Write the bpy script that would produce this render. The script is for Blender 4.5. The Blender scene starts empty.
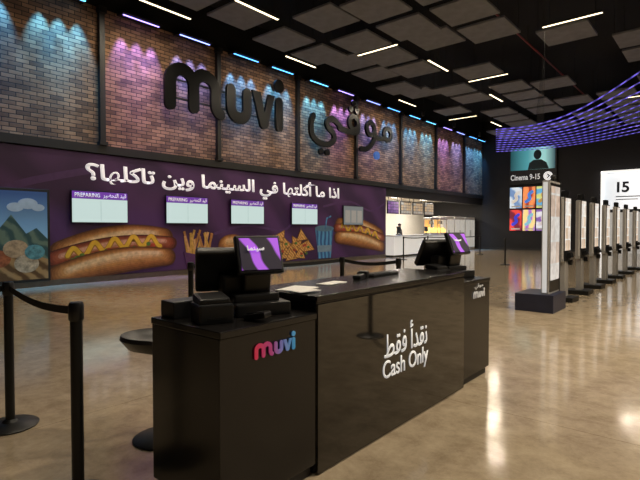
import bpy, bmesh, math, random
from mathutils import Vector, Matrix, Euler
random.seed(7)
C = bpy.context.scene.collection
R = math.radians
WR = (R(90), 0, R(90))     # local x->+Y, y->+Z, z->+X  (faces +X)
ER = (R(90), 0, 0)         # faces -Y
try:
    bpy.context.scene.view_settings.view_transform = 'Standard'
except Exception:
    pass

# ------------------------------------------------------------- materials
def mat(name, col, rough=0.5, metal=0.0, emit=None, es=0.0, var=0.12, nscale=6.0, coat=0.0, spec=0.5):
    m = bpy.data.materials.new(name); m.use_nodes = True
    nt = m.node_tree; b = nt.nodes['Principled BSDF']
    tc = nt.nodes.new('ShaderNodeTexCoord'); n = nt.nodes.new('ShaderNodeTexNoise')
    n.inputs['Scale'].default_value = nscale; n.inputs['Detail'].default_value = 3
    nt.links.new(tc.outputs['Object'], n.inputs['Vector'])
    r = nt.nodes.new('ShaderNodeValToRGB')
    r.color_ramp.elements[0].position = .3; r.color_ramp.elements[1].position = .7
    r.color_ramp.elements[0].color = (*[c*(1-var) for c in col], 1)
    r.color_ramp.elements[1].color = (*[min(1, c*(1+var)) for c in col], 1)
    nt.links.new(n.outputs['Fac'], r.inputs['Fac'])
    nt.links.new(r.outputs['Color'], b.inputs['Base Color'])
    b.inputs['Roughness'].default_value = rough; b.inputs['Metallic'].default_value = metal
    b.inputs['Coat Weight'].default_value = coat; b.inputs['Specular IOR Level'].default_value = spec
    if emit:
        b.inputs['Emission Color'].default_value = (*emit, 1)
        b.inputs['Emission Strength'].default_value = es
    return m

def nodes(m):
    nt = m.node_tree
    return nt, nt.nodes['Principled BSDF']

def brick_mat():
    m = bpy.data.materials.new('brick_wall'); m.use_nodes = True
    nt, b = nodes(m); N = nt.nodes.new; L = nt.links.new
    tc = N('ShaderNodeTexCoord'); sp = N('ShaderNodeSeparateXYZ'); cb = N('ShaderNodeCombineXYZ')
    L(tc.outputs['Object'], sp.inputs[0]); L(sp.outputs['Y'], cb.inputs['X']); L(sp.outputs['Z'], cb.inputs['Y'])
    br = N('ShaderNodeTexBrick'); L(cb.outputs[0], br.inputs['Vector'])
    br.inputs['Scale'].default_value = 1; br.inputs['Brick Width'].default_value = .34
    br.inputs['Row Height'].default_value = .115; br.inputs['Mortar Size'].default_value = .011
    br.inputs['Mortar Smooth'].default_value = .2
    br.inputs['Color1'].default_value = (.44, .25, .14, 1); br.inputs['Color2'].default_value = (.09, .05, .034, 1)
    br.inputs['Mortar'].default_value = (.03, .024, .02, 1); br.inputs['Bias'].default_value = -.22
    n = N('ShaderNodeTexNoise'); n.inputs['Scale'].default_value = 1.6; n.inputs['Detail'].default_value = 6
    L(cb.outputs[0], n.inputs['Vector'])
    mx = N('ShaderNodeMix'); mx.data_type = 'RGBA'; mx.blend_type = 'MULTIPLY'; mx.inputs[0].default_value = .8
    rp = N('ShaderNodeValToRGB'); rp.color_ramp.elements[0].position = .35; rp.color_ramp.elements[1].position = .65
    rp.color_ramp.elements[0].color = (.45, .42, .41, 1); rp.color_ramp.elements[1].color = (1.0, 1, .95, 1)
    L(n.outputs['Fac'], rp.inputs[0]); L(br.outputs['Color'], mx.inputs[6]); L(rp.outputs[0], mx.inputs[7])
    L(mx.outputs[2], b.inputs['Base Color']); b.inputs['Roughness'].default_value = .85
    bp = N('ShaderNodeBump'); bp.inputs['Strength'].default_value = .8; bp.inputs['Distance'].default_value = .03
    bp.invert = True; L(br.outputs['Fac'], bp.inputs['Height']); L(bp.outputs[0], b.inputs['Normal'])
    return m

def floor_mat():
    m = bpy.data.materials.new('polished_concrete'); m.use_nodes = True
    nt, b = nodes(m); N = nt.nodes.new; L = nt.links.new
    tc = N('ShaderNodeTexCoord')
    n = N('ShaderNodeTexNoise'); n.inputs['Scale'].default_value = 3.2; n.inputs['Detail'].default_value = 12
    n.inputs['Roughness'].default_value = .78; n.inputs['Distortion'].default_value = .2; L(tc.outputs['Object'], n.inputs['Vector'])
    rp = N('ShaderNodeValToRGB'); e = rp.color_ramp.elements
    e[0].position = .3; e[0].color = (.25, .19, .125, 1); e[1].position = .7; e[1].color = (.52, .425, .30, 1)
    L(n.outputs['Fac'], rp.inputs[0])
    br = N('ShaderNodeTexBrick'); L(tc.outputs['Object'], br.inputs['Vector']); br.offset = 0
    br.inputs['Scale'].default_value = 1; br.inputs['Brick Width'].default_value = 4.2; br.inputs['Row Height'].default_value = 4.2
    br.inputs['Mortar Size'].default_value = .004
    for k in ('Color1', 'Color2'): br.inputs[k].default_value = (1, 1, 1, 1)
    br.inputs['Mortar'].default_value = (.6, .55, .5, 1)
    mx = N('ShaderNodeMix'); mx.data_type = 'RGBA'; mx.blend_type = 'MULTIPLY'; mx.inputs[0].default_value = 1
    L(rp.outputs[0], mx.inputs[6]); L(br.outputs['Color'], mx.inputs[7]); L(mx.outputs[2], b.inputs['Base Color'])
    n2 = N('ShaderNodeTexNoise'); n2.inputs['Scale'].default_value = 4; n2.inputs['Detail'].default_value = 6
    L(tc.outputs['Object'], n2.inputs['Vector'])
    mr = N('ShaderNodeMapRange'); mr.inputs['To Min'].default_value = .04; mr.inputs['To Max'].default_value = .20
    L(n2.outputs['Fac'], mr.inputs['Value']); L(mr.outputs[0], b.inputs['Roughness'])
    bp = N('ShaderNodeBump'); bp.inputs['Strength'].default_value = .035; L(n2.outputs['Fac'], bp.inputs['Height'])
    L(bp.outputs[0], b.inputs['Normal'])
    return m

def wave_mat(name, c1, c2, scale, dist, es=0.0, direction='DIAGONAL', p0=.4, p1=.6, rough=.5, det=2):
    m = bpy.data.materials.new(name); m.use_nodes = True
    nt, b = nodes(m); N = nt.nodes.new; L = nt.links.new
    tc = N('ShaderNodeTexCoord'); w = N('ShaderNodeTexWave'); w.bands_direction = direction
    w.inputs['Scale'].default_value = scale; w.inputs['Distortion'].default_value = dist; w.inputs['Detail'].default_value = det
    L(tc.outputs['Object'], w.inputs['Vector'])
    rp = N('ShaderNodeValToRGB'); e = rp.color_ramp.elements
    e[0].position = p0; e[0].color = (*c1, 1); e[1].position = p1; e[1].color = (*c2, 1)
    L(w.outputs['Fac'], rp.inputs[0]); L(rp.outputs[0], b.inputs['Base Color']); b.inputs['Roughness'].default_value = rough
    if es > 0:
        L(rp.outputs[0], b.inputs['Emission Color']); b.inputs['Emission Strength'].default_value = es
    return m

def grad_mat(name, stops, axis='X', lo=0, hi=1, es=0.0, rough=.4):
    m = bpy.data.materials.new(name); m.use_nodes = True
    nt, b = nodes(m); N = nt.nodes.new; L = nt.links.new
    tc = N('ShaderNodeTexCoord'); sp = N('ShaderNodeSeparateXYZ'); mr = N('ShaderNodeMapRange')
    L(tc.outputs['Object'], sp.inputs[0]); L(sp.outputs[axis], mr.inputs['Value'])
    mr.inputs['From Min'].default_value = lo; mr.inputs['From Max'].default_value = hi
    rp = N('ShaderNodeValToRGB'); el = rp.color_ramp.elements
    while len(el) < len(stops): el.new(.5)
    for k, (p, c) in enumerate(stops): el[k].position = p; el[k].color = (*c, 1)
    L(mr.outputs[0], rp.inputs[0]); L(rp.outputs[0], b.inputs['Base Color']); b.inputs['Roughness'].default_value = rough
    if es > 0:
        L(rp.outputs[0], b.inputs['Emission Color']); b.inputs['Emission Strength'].default_value = es
    return m

def tile_screen(name, c1, c2, bg, w, h, es, mortar=.02, yz=True):
    """screen showing a grid of coloured tiles"""
    m = bpy.data.materials.new(name); m.use_nodes = True
    nt, b = nodes(m); N = nt.nodes.new; L = nt.links.new
    tc = N('ShaderNodeTexCoord'); sp = N('ShaderNodeSeparateXYZ'); cb = N('ShaderNodeCombineXYZ')
    L(tc.outputs['Object'], sp.inputs[0]); L(sp.outputs['Y' if yz else 'X'], cb.inputs['X']); L(sp.outputs['Z' if yz else 'Y'], cb.inputs['Y'])
    br = N('ShaderNodeTexBrick'); L(cb.outputs[0], br.inputs['Vector']); br.offset = 0
    br.inputs['Scale'].default_value = 1; br.inputs['Brick Width'].default_value = w; br.inputs['Row Height'].default_value = h
    br.inputs['Mortar Size'].default_value = mortar; br.inputs['Mortar Smooth'].default_value = 0
    br.inputs['Color1'].default_value = (*c1, 1); br.inputs['Color2'].default_value = (*c2, 1); br.inputs['Mortar'].default_value = (*bg, 1)
    n = N('ShaderNodeTexNoise'); n.inputs['Scale'].default_value = 5; L(tc.outputs['Object'], n.inputs['Vector'])
    mx = N('ShaderNodeMix'); mx.data_type = 'RGBA'; mx.blend_type = 'MULTIPLY'; mx.inputs[0].default_value = .4
    rp = N('ShaderNodeValToRGB'); rp.color_ramp.elements[0].position = .4; rp.color_ramp.elements[1].position = .6
    rp.color_ramp.elements[0].color = (.45, .4, .4, 1); L(n.outputs['Fac'], rp.inputs[0])
    L(br.outputs['Color'], mx.inputs[6]); L(rp.outputs[0], mx.inputs[7])
    L(mx.outputs[2], b.inputs['Emission Color']); b.inputs['Emission Strength'].default_value = es
    b.inputs['Base Color'].default_value = (.05, .05, .05, 1); b.inputs['Roughness'].default_value = .2
    return m

M_brick = brick_mat(); M_floor = floor_mat()
M_black = mat('black_paint', (.012, .011, .011), .5)
M_ceil = mat('black_ceiling', (.004, .004, .005), .95)
M_dark = mat('dark_wall', (.009, .008, .010), .7)
M_gloss = mat('gloss_black_laminate', (.010, .009, .008), .06, coat=.6)
M_satin = mat('satin_black_laminate', (.010, .009, .009), .22)
M_plast = mat('black_plastic', (.008, .008, .009), .35)
M_steelb = mat('black_powder_coat', (.008, .008, .008), .4, .2)
M_belt = mat('black_webbing', (.008, .008, .009), .8, nscale=80)
M_panel = mat('grey_acoustic_panel', (.18, .185, .20), .9, nscale=3)
M_wire = mat('dark_wire', (.008, .008, .008), .8)
M_led = mat('led_white', (1, 1, 1), .5, emit=(1, .82, .50), es=3.2)
M_white = mat('white_lettering', (.8, .8, .78), .5, emit=(1, 1, 1), es=.35, var=.02)
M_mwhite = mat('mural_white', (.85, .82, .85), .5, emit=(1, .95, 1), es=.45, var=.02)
M_paper = mat('paper', (.85, .84, .82), .7, var=.03)
M_whitebody = mat('white_panel', (.62, .60, .57), .45, var=.04)
M_concw = mat('concession_wall', (.7, .67, .61), .6, var=.05)
M_mural = wave_mat('mural_purple', (.045, .014, .070), (.085, .029, .125), .22, 7, 0, p0=.2, p1=.9, det=2)
M_scr = mat('screen_pale', (.1, .1, .1), .3, emit=(.66, .84, .80), es=.78, var=.02)
M_hdr = mat('screen_purple', (.05, .02, .1), .3, emit=(.17, .05, .38), es=.8)
M_red = mat('red_pipe', (.22, .015, .01), .5)
M_steel = mat('steel', (.45, .45, .45), .3, .9)

# ------------------------------------------------------------- builders
class B:
    def __init__(s): s.bm = bmesh.new()
    def box(s, c, d, rot=None, bev=0.0):
        t = bmesh.new(); bmesh.ops.create_cube(t, size=1)
        for v in t.verts: v.co = Vector((v.co.x*d[0], v.co.y*d[1], v.co.z*d[2]))
        if bev > 0:
            bmesh.ops.bevel(t, geom=list(t.edges), offset=bev, segments=2, profile=.6, affect='EDGES')
        mt = Matrix.Translation(c)
        if rot: mt = mt @ Euler(rot).to_matrix().to_4x4()
        s._merge(t, mt); return s
    def cyl(s, c, r1, h, r2=None, rot=None, seg=24):
        t = bmesh.new(); bmesh.ops.create_cone(t, cap_ends=True, segments=seg, radius1=r1, radius2=r1 if r2 is None else r2, depth=h)
        mt = Matrix.Translation(c)
        if rot: mt = mt @ Euler(rot).to_matrix().to_4x4()
        s._merge(t, mt); return s
    def sph(s, c, r, sc=(1, 1, 1), seg=16):
        t = bmesh.new(); bmesh.ops.create_uvsphere(t, u_segments=seg, v_segments=seg//2, radius=r)
        s._merge(t, Matrix.Translation(c) @ Matrix.Diagonal((*sc, 1))); return s
    def lathe(s, prof, seg=32, c=(0, 0, 0), sc=(1, 1)):
        t = bmesh.new(); rings = []
        for r, z in prof:
            rings.append([t.verts.new((sc[0]*r*math.cos(2*math.pi*k/seg), sc[1]*r*math.sin(2*math.pi*k/seg), z)) for k in range(seg)])
        for a, b in zip(rings, rings[1:]):
            for k in range(seg):
                t.faces.new((a[k], a[(k+1) % seg], b[(k+1) % seg], b[k]))
        t.faces.new(rings[0][::-1]); t.faces.new(rings[-1])
        s._merge(t, Matrix.Translation(c)); return s
    def tube(s, pts, r, seg=8):
        t = bmesh.new(); rings = []
        pts = [Vector(p) for p in pts]
        for i, p in enumerate(pts):
            a = pts[max(0, i-1)]; b = pts[min(len(pts)-1, i+1)]; d = (b-a).normalized()
            up = Vector((0, 0, 1)) if abs(d.z) < .95 else Vector((1, 0, 0))
            u = d.cross(up).normalized(); v = u.cross(d)
            rings.append([t.verts.new(p + r*(math.cos(2*math.pi*k/seg)*u + math.sin(2*math.pi*k/seg)*v)) for k in range(seg)])
        for a, b in zip(rings, rings[1:]):
            for k in range(seg): t.faces.new((a[k], a[(k+1) % seg], b[(k+1) % seg], b[k]))
        t.faces.new(rings[0][::-1]); t.faces.new(rings[-1])
        s._merge(t, Matrix.Identity(4)); return s
    def poly(s, pts, z0, z1):
        t = bmesh.new(); a = [t.verts.new((p[0], p[1], z0)) for p in pts]; b = [t.verts.new((p[0], p[1], z1)) for p in pts]
        t.faces.new(a[::-1]); t.faces.new(b); n = len(pts)
        for k in range(n): t.faces.new((a[k], a[(k+1) % n], b[(k+1) % n], b[k]))
        bmesh.ops.recalc_face_normals(t, faces=t.faces)
        s._merge(t, Matrix.Identity(4)); return s
    def ribbon(s, pts, w, z0, z1, caps=True, taper=None):
        P = [Vector((p[0], p[1])) for p in pts]; n = len(P); Lf = []; Rt = []
        for i in range(n):
            d1 = (P[i]-P[i-1]).normalized() if i > 0 else (P[1]-P[0]).normalized()
            d2 = (P[i+1]-P[i]).normalized() if i < n-1 else d1
            d = (d1+d2).normalized(); nn = Vector((-d.y, d.x)); c = max(.35, d.dot(d1))
            ww = w/2*(taper(i/(n-1)) if taper else 1)
            Lf.append(P[i]+nn*ww/c); Rt.append(P[i]-nn*ww/c)
        out = list(Lf)
        if caps:
            a0 = math.atan2(Lf[-1].y-P[-1].y, Lf[-1].x-P[-1].x); rr = (Lf[-1]-P[-1]).length
            for k in range(1, 8): out.append(P[-1]+rr*Vector((math.cos(a0-math.pi*k/8), math.sin(a0-math.pi*k/8))))
        out += Rt[::-1]
        if caps:
            a0 = math.atan2(Rt[0].y-P[0].y, Rt[0].x-P[0].x); rr = (Rt[0]-P[0]).length
            for k in range(1, 8): out.append(P[0]+rr*Vector((math.cos(a0-math.pi*k/8), math.sin(a0-math.pi*k/8))))
        return s.poly(out, z0, z1)
    def ring(s, c, r, w, z0, z1, ry=None, seg=28):
        ry = r if ry is None else ry
        t = bmesh.new(); rows = []
        for k in range(seg):
            a = 2*math.pi*k/seg; ca, sa = math.cos(a), math.sin(a)
            rows.append([t.verts.new((c[0]+(r+q*w/2)*ca, c[1]+(ry+q*w/2)*sa, z)) for q, z in ((-1, z0), (1, z0), (1, z1), (-1, z1))])
        for k in range(seg):
            a, b = rows[k], rows[(k+1) % seg]
            for q in range(4): t.faces.new((a[q], a[(q+1) % 4], b[(q+1) % 4], b[q]))
        bmesh.ops.recalc_face_normals(t, faces=t.faces); s._merge(t, Matrix.Identity(4)); return s
    def disc(s, c, r, z0, z1, ry=None, seg=24):
        ry = r if ry is None else ry
        return s.poly([(c[0]+r*math.cos(2*math.pi*k/seg), c[1]+ry*math.sin(2*math.pi*k/seg)) for k in range(seg)], z0, z1)
    def _merge(s, t, mt):
        bmesh.ops.transform(t, matrix=mt, verts=t.verts)
        me = bpy.data.meshes.new('tmp'); t.to_mesh(me); t.free(); s.bm.from_mesh(me); bpy.data.meshes.remove(me)
    def done(s, name, m, parent=None, loc=(0, 0, 0), rot=(0, 0, 0), smooth=False, label=None, cat=None, kind=None, group=None):
        me = bpy.data.meshes.new(name); s.bm.to_mesh(me); s.bm.free()
        if smooth:
            for p in me.polygons: p.use_smooth = True
            me.update()
        if m: me.materials.append(m)
        return link(name, me, parent, loc, rot, label, cat, kind, group, smooth)

def link(name, data, parent=None, loc=(0, 0, 0), rot=(0, 0, 0), label=None, cat=None, kind=None, group=None, smooth=False):
    o = bpy.data.objects.new(name, data); C.objects.link(o); o.location = loc; o.rotation_euler = rot
    if parent: o.parent = parent
    if label: o['label'] = label
    if cat: o['category'] = cat
    if kind: o['kind'] = kind
    if group: o['group'] = group
    if smooth:
        try: data.set_sharp_from_angle(angle=R(35))
        except Exception: pass
    return o

def empty(name, loc, label, cat, rot=(0, 0, 0), group=None):
    o = link(name, None, None, loc, rot, label, cat, None, group); o.empty_display_size = .1; return o

def copy_tree(o, loc=None, rot=None, parent=None, label=None):
    n = o.copy(); C.objects.link(n)
    if parent: n.parent = parent
    if loc is not None: n.location = loc
    if rot is not None: n.rotation_euler = rot
    if label: n['label'] = label
    for c in list(o.children): copy_tree(c, parent=n)
    return n

def cat_rom(pts, k=8):
    out = []; P = [Vector(p) for p in pts]; n = len(P)
    for i in range(n-1):
        p0 = P[max(0, i-1)]; p1 = P[i]; p2 = P[i+1]; p3 = P[min(n-1, i+2)]
        for j in range(k):
            t = j/k
            out.append(.5*((2*p1)+(p2-p0)*t+(2*p0-5*p1+4*p2-p3)*t*t+(3*p1-p0-3*p2+p3)*t**3))
    out.append(P[-1]); return out

# Arabic shaping to presentation forms
AR = {'ا': (0xFE8D, 0xFE8E), 'أ': (0xFE83, 0xFE84), 'ب': (0xFE8F, 0xFE90, 0xFE91, 0xFE92), 'ت': (0xFE95, 0xFE96, 0xFE97, 0xFE98),
      'ح': (0xFEA1, 0xFEA2, 0xFEA3, 0xFEA4), 'د': (0xFEA9, 0xFEAA), 'ذ': (0xFEAB, 0xFEAC), 'ر': (0xFEAD, 0xFEAE),
      'س': (0xFEB1, 0xFEB2, 0xFEB3, 0xFEB4), 'ض': (0xFEBD, 0xFEBE, 0xFEBF, 0xFEC0), 'ط': (0xFEC1, 0xFEC2, 0xFEC3, 0xFEC4),
      'ف': (0xFED1, 0xFED2, 0xFED3, 0xFED4), 'ق': (0xFED5, 0xFED6, 0xFED7, 0xFED8), 'ك': (0xFED9, 0xFEDA, 0xFEDB, 0xFEDC),
      'ل': (0xFEDD, 0xFEDE, 0xFEDF, 0xFEE0), 'م': (0xFEE1, 0xFEE2, 0xFEE3, 0xFEE4), 'ن': (0xFEE5, 0xFEE6, 0xFEE7, 0xFEE8),
      'ه': (0xFEE9, 0xFEEA, 0xFEEB, 0xFEEC), 'و': (0xFEED, 0xFEEE), 'ي': (0xFEF1, 0xFEF2, 0xFEF3, 0xFEF4),
      'ڤ': (0xFB6A, 0xFB6B, 0xFB6C, 0xFB6D)}
def shape_ar(s):
    out = []
    for i, ch in enumerate(s):
        if ch not in AR: out.append(ch); continue
        f = AR[ch]; prv = i > 0 and s[i-1] in AR and len(AR[s[i-1]]) == 4
        nxt = i < len(s)-1 and s[i+1] in AR and len(f) == 4
        k = 3 if (prv and nxt) else 1 if prv else 2 if nxt else 0
        out.append(chr(f[k]))
    return ''.join(out[::-1])

def text(name, s, m, parent, loc, width=None, height=None, rot=(0, 0, 0), ex=.004, off=0.0, label=None, space=1.0):
    cu = bpy.data.curves.new('txt', 'FONT'); cu.body = s; cu.size = 1; cu.offset = off; cu.space_character = space
    o = bpy.data.objects.new('txt', cu); C.objects.link(o); bpy.context.view_layer.update()
    dg = bpy.context.evaluated_depsgraph_get()
    me = bpy.data.meshes.new_from_object(o.evaluated_get(dg)); bpy.data.objects.remove(o); bpy.data.curves.remove(cu)
    if len(me.vertices):
        xs = [v.co.x for v in me.vertices]; ys = [v.co.y for v in me.vertices]
        w = max(xs)-min(xs); h = max(ys)-min(ys); cx = (max(xs)+min(xs))/2; cy = (max(ys)+min(ys))/2
        sx = width/w if width else height/h; sy = height/h if height else sx
        for v in me.vertices: v.co = Vector(((v.co.x-cx)*sx, (v.co.y-cy)*sy, 0))
        bm = bmesh.new(); bm.from_mesh(me)
        bmesh.ops.remove_doubles(bm, verts=bm.verts, dist=1e-5)
        r = bmesh.ops.extrude_face_region(bm, geom=bm.faces[:])
        for g in r['geom']:
            if isinstance(g, bmesh.types.BMVert): g.co.z += ex
        bmesh.ops.recalc_face_normals(bm, faces=bm.faces)
        bm.to_mesh(me); bm.free()
    me.materials.clear(); me.materials.append(m); me.name = name
    return link(name, me, parent, loc, rot, label)

# ------------------------------------------------------------- room shell
def wallbox(name, a, b, m):
    c = [(p+q)/2 for p, q in zip(a, b)]; d = [abs(q-p) for p, q in zip(a, b)]
    return B().box(c, d).done(name, m, kind='structure')
XL, YE, ZC = -14.4, 36.0, 9.6
wallbox('floor', (-20, -8, -.2), (9, 37, 0), M_floor)
wallbox('ceiling', (XL-.4, -8, ZC), (9, 37, ZC+.2), M_ceil)
wallbox('wall_left', (XL-.3, -8, 3.85), (XL, YE, 8.15), M_brick)
wallbox('wall_left_upper', (XL-.3, -8, 8.15), (XL+.0, YE, ZC), M_ceil)
wallbox('wall_left_lower', (XL-.3, -8, 0), (XL, 22.5, 3.85), M_dark)
wallbox('wall_end', (-20, YE, 0), (9, YE+.3, ZC), M_dark)
wallbox('wall_right', (8.7, -8, 0), (9, YE, ZC), M_dark)
wallbox('wall_rear', (XL-.3, -8.3, 0), (9, -8, ZC), M_dark)
wallbox('wall_concession_rear', (-19.6, 22.2, 0), (-19.3, YE, 3.9), M_concw)
wallbox('wall_concession_side', (-19.3, 22.2, 0), (XL-.3, 22.5, 3.9), M_concw)
wallbox('ceiling_concession', (-19.3, 22.5, 3.7), (XL-.3, YE, 3.85), M_concw)
wallbox('trim_1', (XL, -8, 3.82), (XL+.12, YE, 4.06), M_black)
wallbox('trim_2', (XL-.3, 22.5, 3.35), (XL, YE, 3.85), M_black)
wallbox('baseboard_left', (XL, -8, 0), (XL+.06, 22.5, .16), mat('brushed_skirting', (.16, .13, .10), .3, .5))
wallbox('baseboard_end', (XL, YE-.04, 0), (8.7, YE, .15), M_black)

# pilasters
ys = [-1.75, 2.55, 6.85, 11.15, 15.4, 19.7, 24.0, 28.3, 32.6]
for i, y in enumerate(ys):
    B().box((0, 0, 2.05), (.14, .16, 4.09)).box((.03, 0, 4.0), (.2, .24, .18)).box((.03, 0, .06), (.2, .24, .1)).done('pilaster', M_black, loc=(XL+.07, y, 4.06),
        label='black steel pilaster between brick wall bays', cat='pilaster', group='pilasters on the brick wall')

# wall washers
wcols = [(.08, .36, 1), (.10, .50, 1), (.24, .30, 1), (.08, .42, 1), (.34, .24, 1)]
M_lens = [mat('washer_lens', (.5, .5, .5), .4, emit=c, es=4) for c in wcols]
k = 0
for i in range(len(ys)):
    y0 = ys[i]; y1 = ys[i+1] if i+1 < len(ys) else YE
    for f in (.27, .73):
        y = y0+(y1-y0)*f
        if y < 1: continue
        ci = (k*3) % 5; col = wcols[ci]; k += 1
        e = empty('wall_washer', (XL+.32, y, 8.06), 'narrow coloured washer lamp above the brick wall', 'lamp', group='wall washers on the brick wall')
        B().box((-.1, 0, .04), (.42, 1.3, .05)).box((0, 0, .02), (.1, 1.3, .05), bev=.008).done('housing', M_black, e)
        B().box((0, 0, -.01), (.05, 1.2, .02)).done('lens', M_lens[ci], e)
        for s in (-.5, 0, .5):
            ld = bpy.data.lights.new('lamp', 'SPOT'); ld.energy = 720; ld.color = col
            ld.spot_size = R(42); ld.spot_blend = .8; ld.shadow_soft_size = .03
            link('lamp_glow', ld, e, (.0, s, -.04), (0, R(9), 0))

# ------------------------------------------------------------- ceiling panels and LED lines
P = 1.87
leds = [(-12.6, 7.1, 'y'), (-10.6, 8.85, 'y'), (-12.6, 12.9, 'y'), (-10.55, 14.6, 'x'), (-8.8, 16.7, 'y'), (-8.75, 20.3, 'x'),
        (-4.63, 16.35, 'x'), (-8.8, 22.85, 'y'), (-12.7, 26.7, 'x'), (-12.6, 20.9, 'y'), (-11.0, 28.8, 'y'),
        (-6.9, 7.2, 'x'), (-5.12, 2.5, 'y'), (-1.2, 5.32, 'x'), (-1.38, 11, 'y'), (2.36, 8.5, 'y'), (2.5, 14.67, 'x'), (.49, 1, 'y'), (-4, 27.76, 'x'), (.49, 23, 'y')]  # this row, mostly out of view, is added for ambient light
def hits(x, y):
    for lx, ly, a in leds:
        x0, x1, y0, y1 = (lx, lx+1.68, ly-.05, ly+.05) if a == 'x' else (lx-.05, lx+.05, ly, ly+1.68)
        if x0 < x+.79 and x1 > x-.79 and y0 < y+.79 and y1 > y-.79: return True
    return False
tmpl = {}
for i in range(11):
    for j in range(-6, 12):
        if random.random() > .74: continue
        x = -12.6+P*(i+.5); y = 12.8+P*(j+.5)
        if x > 8 or hits(x, y): continue
        z = random.choice([8.0, 8.0, 8.2])
        if z not in tmpl:
            pan = B().box((0, 0, 0), (1.52, 1.52, .07), bev=.01).done('acoustic_panel', M_panel, loc=(x, y, z), label='square grey acoustic panel hung below the black ceiling', cat='acoustic panel', group='hanging acoustic panels')
            h = ZC-z-.002
            for sx in (-.7, .7):
                B().cyl((sx, sx, h/2), .006, h, seg=6).done('suspension_wire', M_wire, pan)
            tmpl[z] = pan
        else:
            copy_tree(tmpl[z], loc=(x, y, z))
for x, y, a in leds:
    rot = (0, 0, 0) if a == 'x' else (0, 0, R(90))
    e = empty('linear_light', (x, y, 7.95), 'slim white linear light hung between the ceiling panels', 'lamp', rot, 'linear ceiling lights')
    B().box((.84, 0, .03), (1.68, .09, .06), bev=.006).done('housing', M_black, e)
    B().box((.84, 0, -.006), (1.66, .07, .012)).done('diffuser', M_led, e)
    for sx in (.2, 1.48): B().cyl((sx, 0, .85), .006, 1.59, seg=6).done('suspension_wire', M_wire, e)
    ld = bpy.data.lights.new('lamp', 'AREA'); ld.shape = 'RECTANGLE'; ld.size = 1.6; ld.size_y = .05; ld.energy = 82; ld.color = (1, .86, .66)
    link('lamp_glow', ld, e, (.84, 0, -.014))

# purple canopy of LED blades
M_canopy = wave_mat('purple_led_line', (.03, .022, .18), (.13, .10, .62), 1.1, 0, 1.0, 'X', .2, .8, det=0)
NB = 11
for i in range(NB):
    t = i/(NB-1); Y = 16.5+t*15
    d_l = 1.003*Y
    xl = -.371*Y; zl = 1.6+(98-22*t)*d_l/483
    xr = -.1187*Y; zr = 6.1+t*.75
    sl = (zr-zl)/(xr-xl); xe = 3.0
    pts = []
    for q in range(25):
        x = xl+(xe-xl)*q/24; s_ = (x-xl)/(xr-xl)
        z = zl+sl*(x-xl) - .45*math.sin(math.pi*min(1, s_))*(1-.5*t) if s_ <= 1 else zr+sl*.6*(x-xr)
        pts.append((x, Y, min(z, 7.7)))
    b = B()
    for p, q in zip(pts, pts[1:]):
        c = (Vector(p)+Vector(q))/2; L_ = (Vector(q)-Vector(p)).length; an = math.atan2(q[2]-p[2], q[0]-p[0])
        b.box(c, (L_+.01, .03, .035), (0, -an, 0))
    o = b.done('led_blade_light', M_canopy, label='long purple led blade in the sloping ceiling canopy', cat='lamp', group='purple led canopy blades')
    for px in (pts[4], pts[18]):
        B().cyl((px[0], Y, (px[2]+ZC)/2), .005, ZC-px[2]-.004, seg=6).done('suspension_wire', M_wire, o)

# red pipe
e = B().tube([(-6.2, y, 8.9) for y in (2, 12, 22, 34)], .035).done('sprinkler_pipe', M_red, label='thin red sprinkler pipe under the black ceiling', cat='pipe')
for y in (4, 12, 20, 28): B().cyl((-6.2, y, 9.25), .012, .69, seg=6).done('pipe_hanger', M_wire, e)

# ------------------------------------------------------------- lettering
def arc(cx, cy, r, a0, a1, n=12, ry=None):
    ry = r if ry is None else ry
    return [(cx+r*math.cos(R(a0+(a1-a0)*k/n)), cy+ry*math.sin(R(a0+(a1-a0)*k/n))) for k in range(n+1)]
def muvi(parent, loc, width, mats, depth, rot=(0, 0, 0), vs=1.0, wt=.31):
    s = width/3.95; w = wt*s
    def S(p): return [(a*s, b*s*vs) for a, b in p]
    paths = {
        'letter_m': [[(.18, .18)]+arc(.51, .72, .33, 180, 0)+[(.84, .2)], [(.84, .5)]+arc(1.17, .72, .33, 180, 0)+[(1.5, .42)]+arc(1.72, .38, .22, 180, 250, 5)],
        'letter_u': [[(2.0, .9)]+arc(2.28, .46, .28, 180, 360)+[(2.56, .9)]],
        'letter_v': [],
        'letter_i': [[(3.79, .9), (3.79, .2)]]}
    for k, (nm, pp) in enumerate(paths.items()):
        b = B()
        for q, p in enumerate(pp): b.ribbon(S(p), w, 0, depth-.0006*q)
        if nm == 'letter_v': b.poly(S([(2.74, 1.05), (3.05, 1.05), (3.20, .50), (3.35, 1.05), (3.60, 1.05), (3.32, .10), (3.22, .04), (3.12, .04), (3.04, .10)]), 0, depth)
        if nm == 'letter_i': b.disc((3.79*s, 1.38*s*vs), .19*s, 0, depth)
        b.done(nm, mats[k % len(mats)], parent, loc, rot)
M_sign = mat('sign_black', (.002, .002, .002), .3, spec=.2)
e = empty('letter_sign', (XL+.25, 8.75, 5.45), 'huge black rounded three-dimensional Latin letters on the brick wall', 'sign', WR)
muvi(e, (0, 0, 0), 5.5, [M_sign], .10, wt=.30)
B().box((2.8, .5, -.022), (5.0, .05, .04)).box((2.8, 1.1, -.022), (5.0, .05, .04)).done('mounting_rail', M_black, e)
e = empty('letter_sign', (XL+.25, 19.3, 6.3), 'huge black three-dimensional Arabic lettering on the brick wall', 'sign', WR)
e.scale = (.97, .88, 1)
D = .10; W = .30
B().ring((3.0, .36), .36, W*.9, 0, D).ribbon(cat_rom([(2.75, .05), (2.3, -.02), (1.75, .0)], 6), W, 0, D-.001).done('letter_meem', M_sign, e)
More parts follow.
